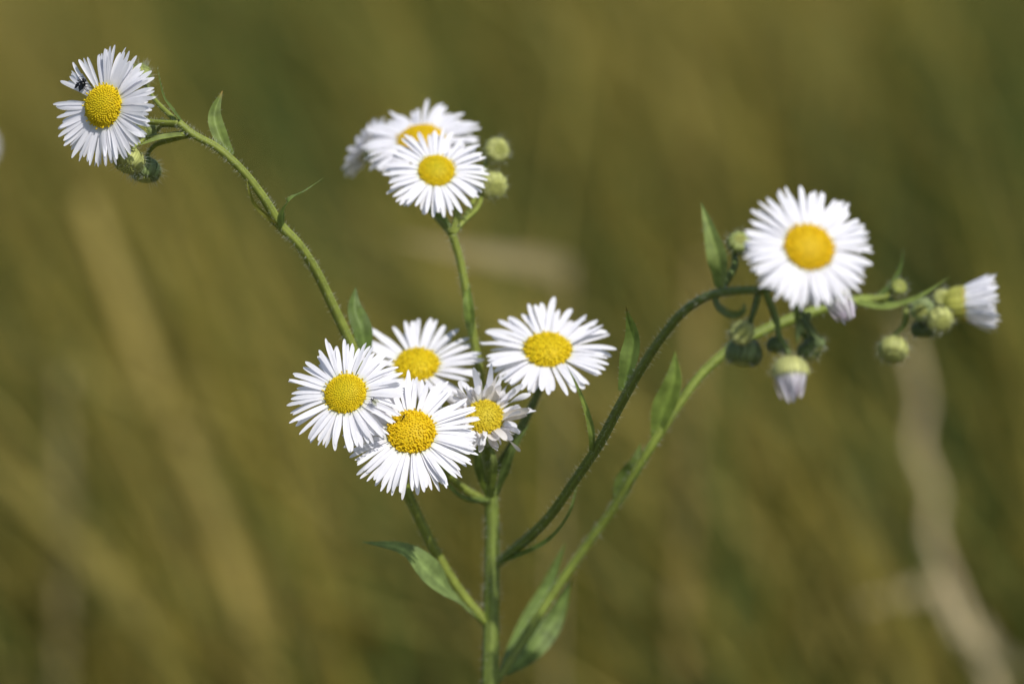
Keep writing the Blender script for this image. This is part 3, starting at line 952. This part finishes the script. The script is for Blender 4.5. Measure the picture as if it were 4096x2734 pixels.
# ------------------------------------------------------------------ insects on the flowers
def lathe_body(mb, a, axis, side, prof, col, mat):
    """continuous head, chest and belly swept along AXIS from A: (along, radius, flatten)"""
    up = axis.cross(side).normalized()
    SN = 12
    vs, fs = [], []
    for i, (s, r) in enumerate(prof):
        for k in range(SN):
            an = 2 * math.pi * k / SN
            vs.append(a + axis * s + side * (math.cos(an) * r) + up * (math.sin(an) * r * .85))
        if i:
            for k in range(SN):
                fs.append(((i - 1) * SN + k, (i - 1) * SN + (k + 1) % SN, i * SN + (k + 1) % SN, i * SN + k))
    mb.add(vs, fs, [col] * len(vs), mat)

def on_flower(px, py, c0, n, lift):
    """the point at pixel (px, py) lift metres above a flower's plane"""
    o = CAMP
    d = (P(px, py, 0) - o).normalized()
    t = (c0 + n * lift - o).dot(n) / d.dot(n)
    return o + d * t

def insect(name, head_px, tail_px, c0, n, lift, label, cat, wide=.26, wing=(0.9, .34), wings=True, wingcol=None, body=(0.006, 0.006, 0.007), tailcol=None, legs=1.0):
    h = on_flower(*head_px, c0, n, lift)
    t = on_flower(*tail_px, c0, n, lift * .8)
    ax = (t - h)
    L = ax.length
    ax.normalize()
    side = n.cross(ax).normalized()
    up = ax.cross(side)
    if up.dot(n) < 0:
        up = -up
    mb = MB()
    w = L * wide
    prof = [(0, .02 * L), (.03 * L, .6 * w), (.10 * L, .78 * w), (.17 * L, .6 * w), (.21 * L, .34 * w), (.27 * L, .75 * w), (.36 * L, w), (.47 * L, .85 * w), (.53 * L, .5 * w), (.60 * L, .72 * w), (.74 * L, .78 * w), (.88 * L, .5 * w), (1.0 * L, .06 * w)]
    lathe_body(mb, h, ax, side, prof, body, M_FLY)
    for s in (-1, 1):
        for q, (at, fw, reach) in enumerate(((.30, -.55, 1.0), (.38, .05, 1.05), (.46, .65, 1.2))):
            r0 = L * .035 * legs
            p0 = h + ax * (L * at) + side * (s * w * .7)
            knee = p0 + side * (s * L * .26) + ax * (fw * L * .22) + up * (L * .12)
            foot = p0 + side * (s * L * .46 * reach) + ax * (fw * L * .45) - up * (lift + L * .02)
            toe = foot + side * (s * L * .10) + ax * (fw * L * .1)
            add_tube(mb, [(*p0, r0), (*knee, r0 * .8), (*foot, r0 * .5), (*toe, r0 * .4)], M_FLY, body, sides=6, ribs=False, n=12)
        a0 = h + ax * (.02 * L) + side * (s * .25 * w)
        add_tube(mb, [(*a0, r0 * .5), (*(a0 - ax * L * .10 + side * (s * L * .06) + up * L * .05), r0 * .5), (*(a0 - ax * L * .17 + side * (s * L * .12)), r0 * .3)], M_FLY, body, sides=5, ribs=False, n=6)
    root = mb.build(name, h)
    tag(root, label, cat)
    if wings:
        for s in (-1, 1):
            b = MB()
            vs, fs = [], []
            root_p = h + ax * (L * .36) + side * (s * w * .4) + up * (w * .75)
            wd = (ax + side * (s * .22) + up * .10).normalized()
            ws = (side * s - wd * (side * s).dot(wd)).normalized()
            for i in range(9):
                q = i / 8
                hw = L * wing[1] * .5 * math.sin(math.pi * min(1, .06 + q * .94) ** 1.2) + L * .01
                c = root_p + wd * (L * wing[0] * q)
                vs += [c - ws * hw * .7, c + up * (L * .01), c + ws * hw]
                if i:
                    a = (i - 1) * 3
                    fs += [(a, a + 1, a + 4, a + 3), (a + 1, a + 2, a + 5, a + 4)]
            b.add(vs, fs, [wingcol or (0.01, 0.01, 0.012)] * len(vs), M_FLY if wingcol is None else M_WING)
            b.build("wing", root_p, root, h)
    return root

insect("fly", (339, 316), (317, 362), F1[1], F1[2], S(26), "black fly perched on petals beside a yellow disc", "fly", wide=.29, wing=(.66, .32), legs=1.1)
insect("gnat", (1483, 1594), (1506, 1612), F2[1], F2[2], S(34), "tiny gnat with pale clear wings on white petals", "gnat", wide=.22, wing=(1.0, .5), wingcol=(0.3, 0.3, 0.2))
insect("thrips", (1620, 1658), (1608, 1678), F3[1], F3[2], S(64), "tiny slim black thrips on a golden disc", "insect", wide=.16, wings=False, legs=.7)

# ------------------------------------------------------------------ neighbour plant at the frame edge
far_at = P(-190, 700, .22)
NB = Vector((far_at.x - 0.01, far_at.y, ground_z(far_at.x, far_at.y)))
nplant = empty("fleabane_plant", NB)
tag(nplant, "blurred fleabane whose single flower peeks in at the frame edge", "plant")
st = MB()
flower(-125, 580, .22, (.25, .15, .95), 50, 112, count=60, e=(10, -6), W=20, seed=120, parent=nplant, parent_at=NB)
add_tube(st, [(NB.x, NB.y, NB.z - .01, .0016), (NB.x + .004, NB.y, .25, .0013), (*P(-150, 900, .225), .0011), (*P(-113, 650, .228), .0009), (*P(-106, 595, .225), .0009)], M_STEM, C_STEM, hair=60, n=40)
st.build("stem", NB, nplant, NB)
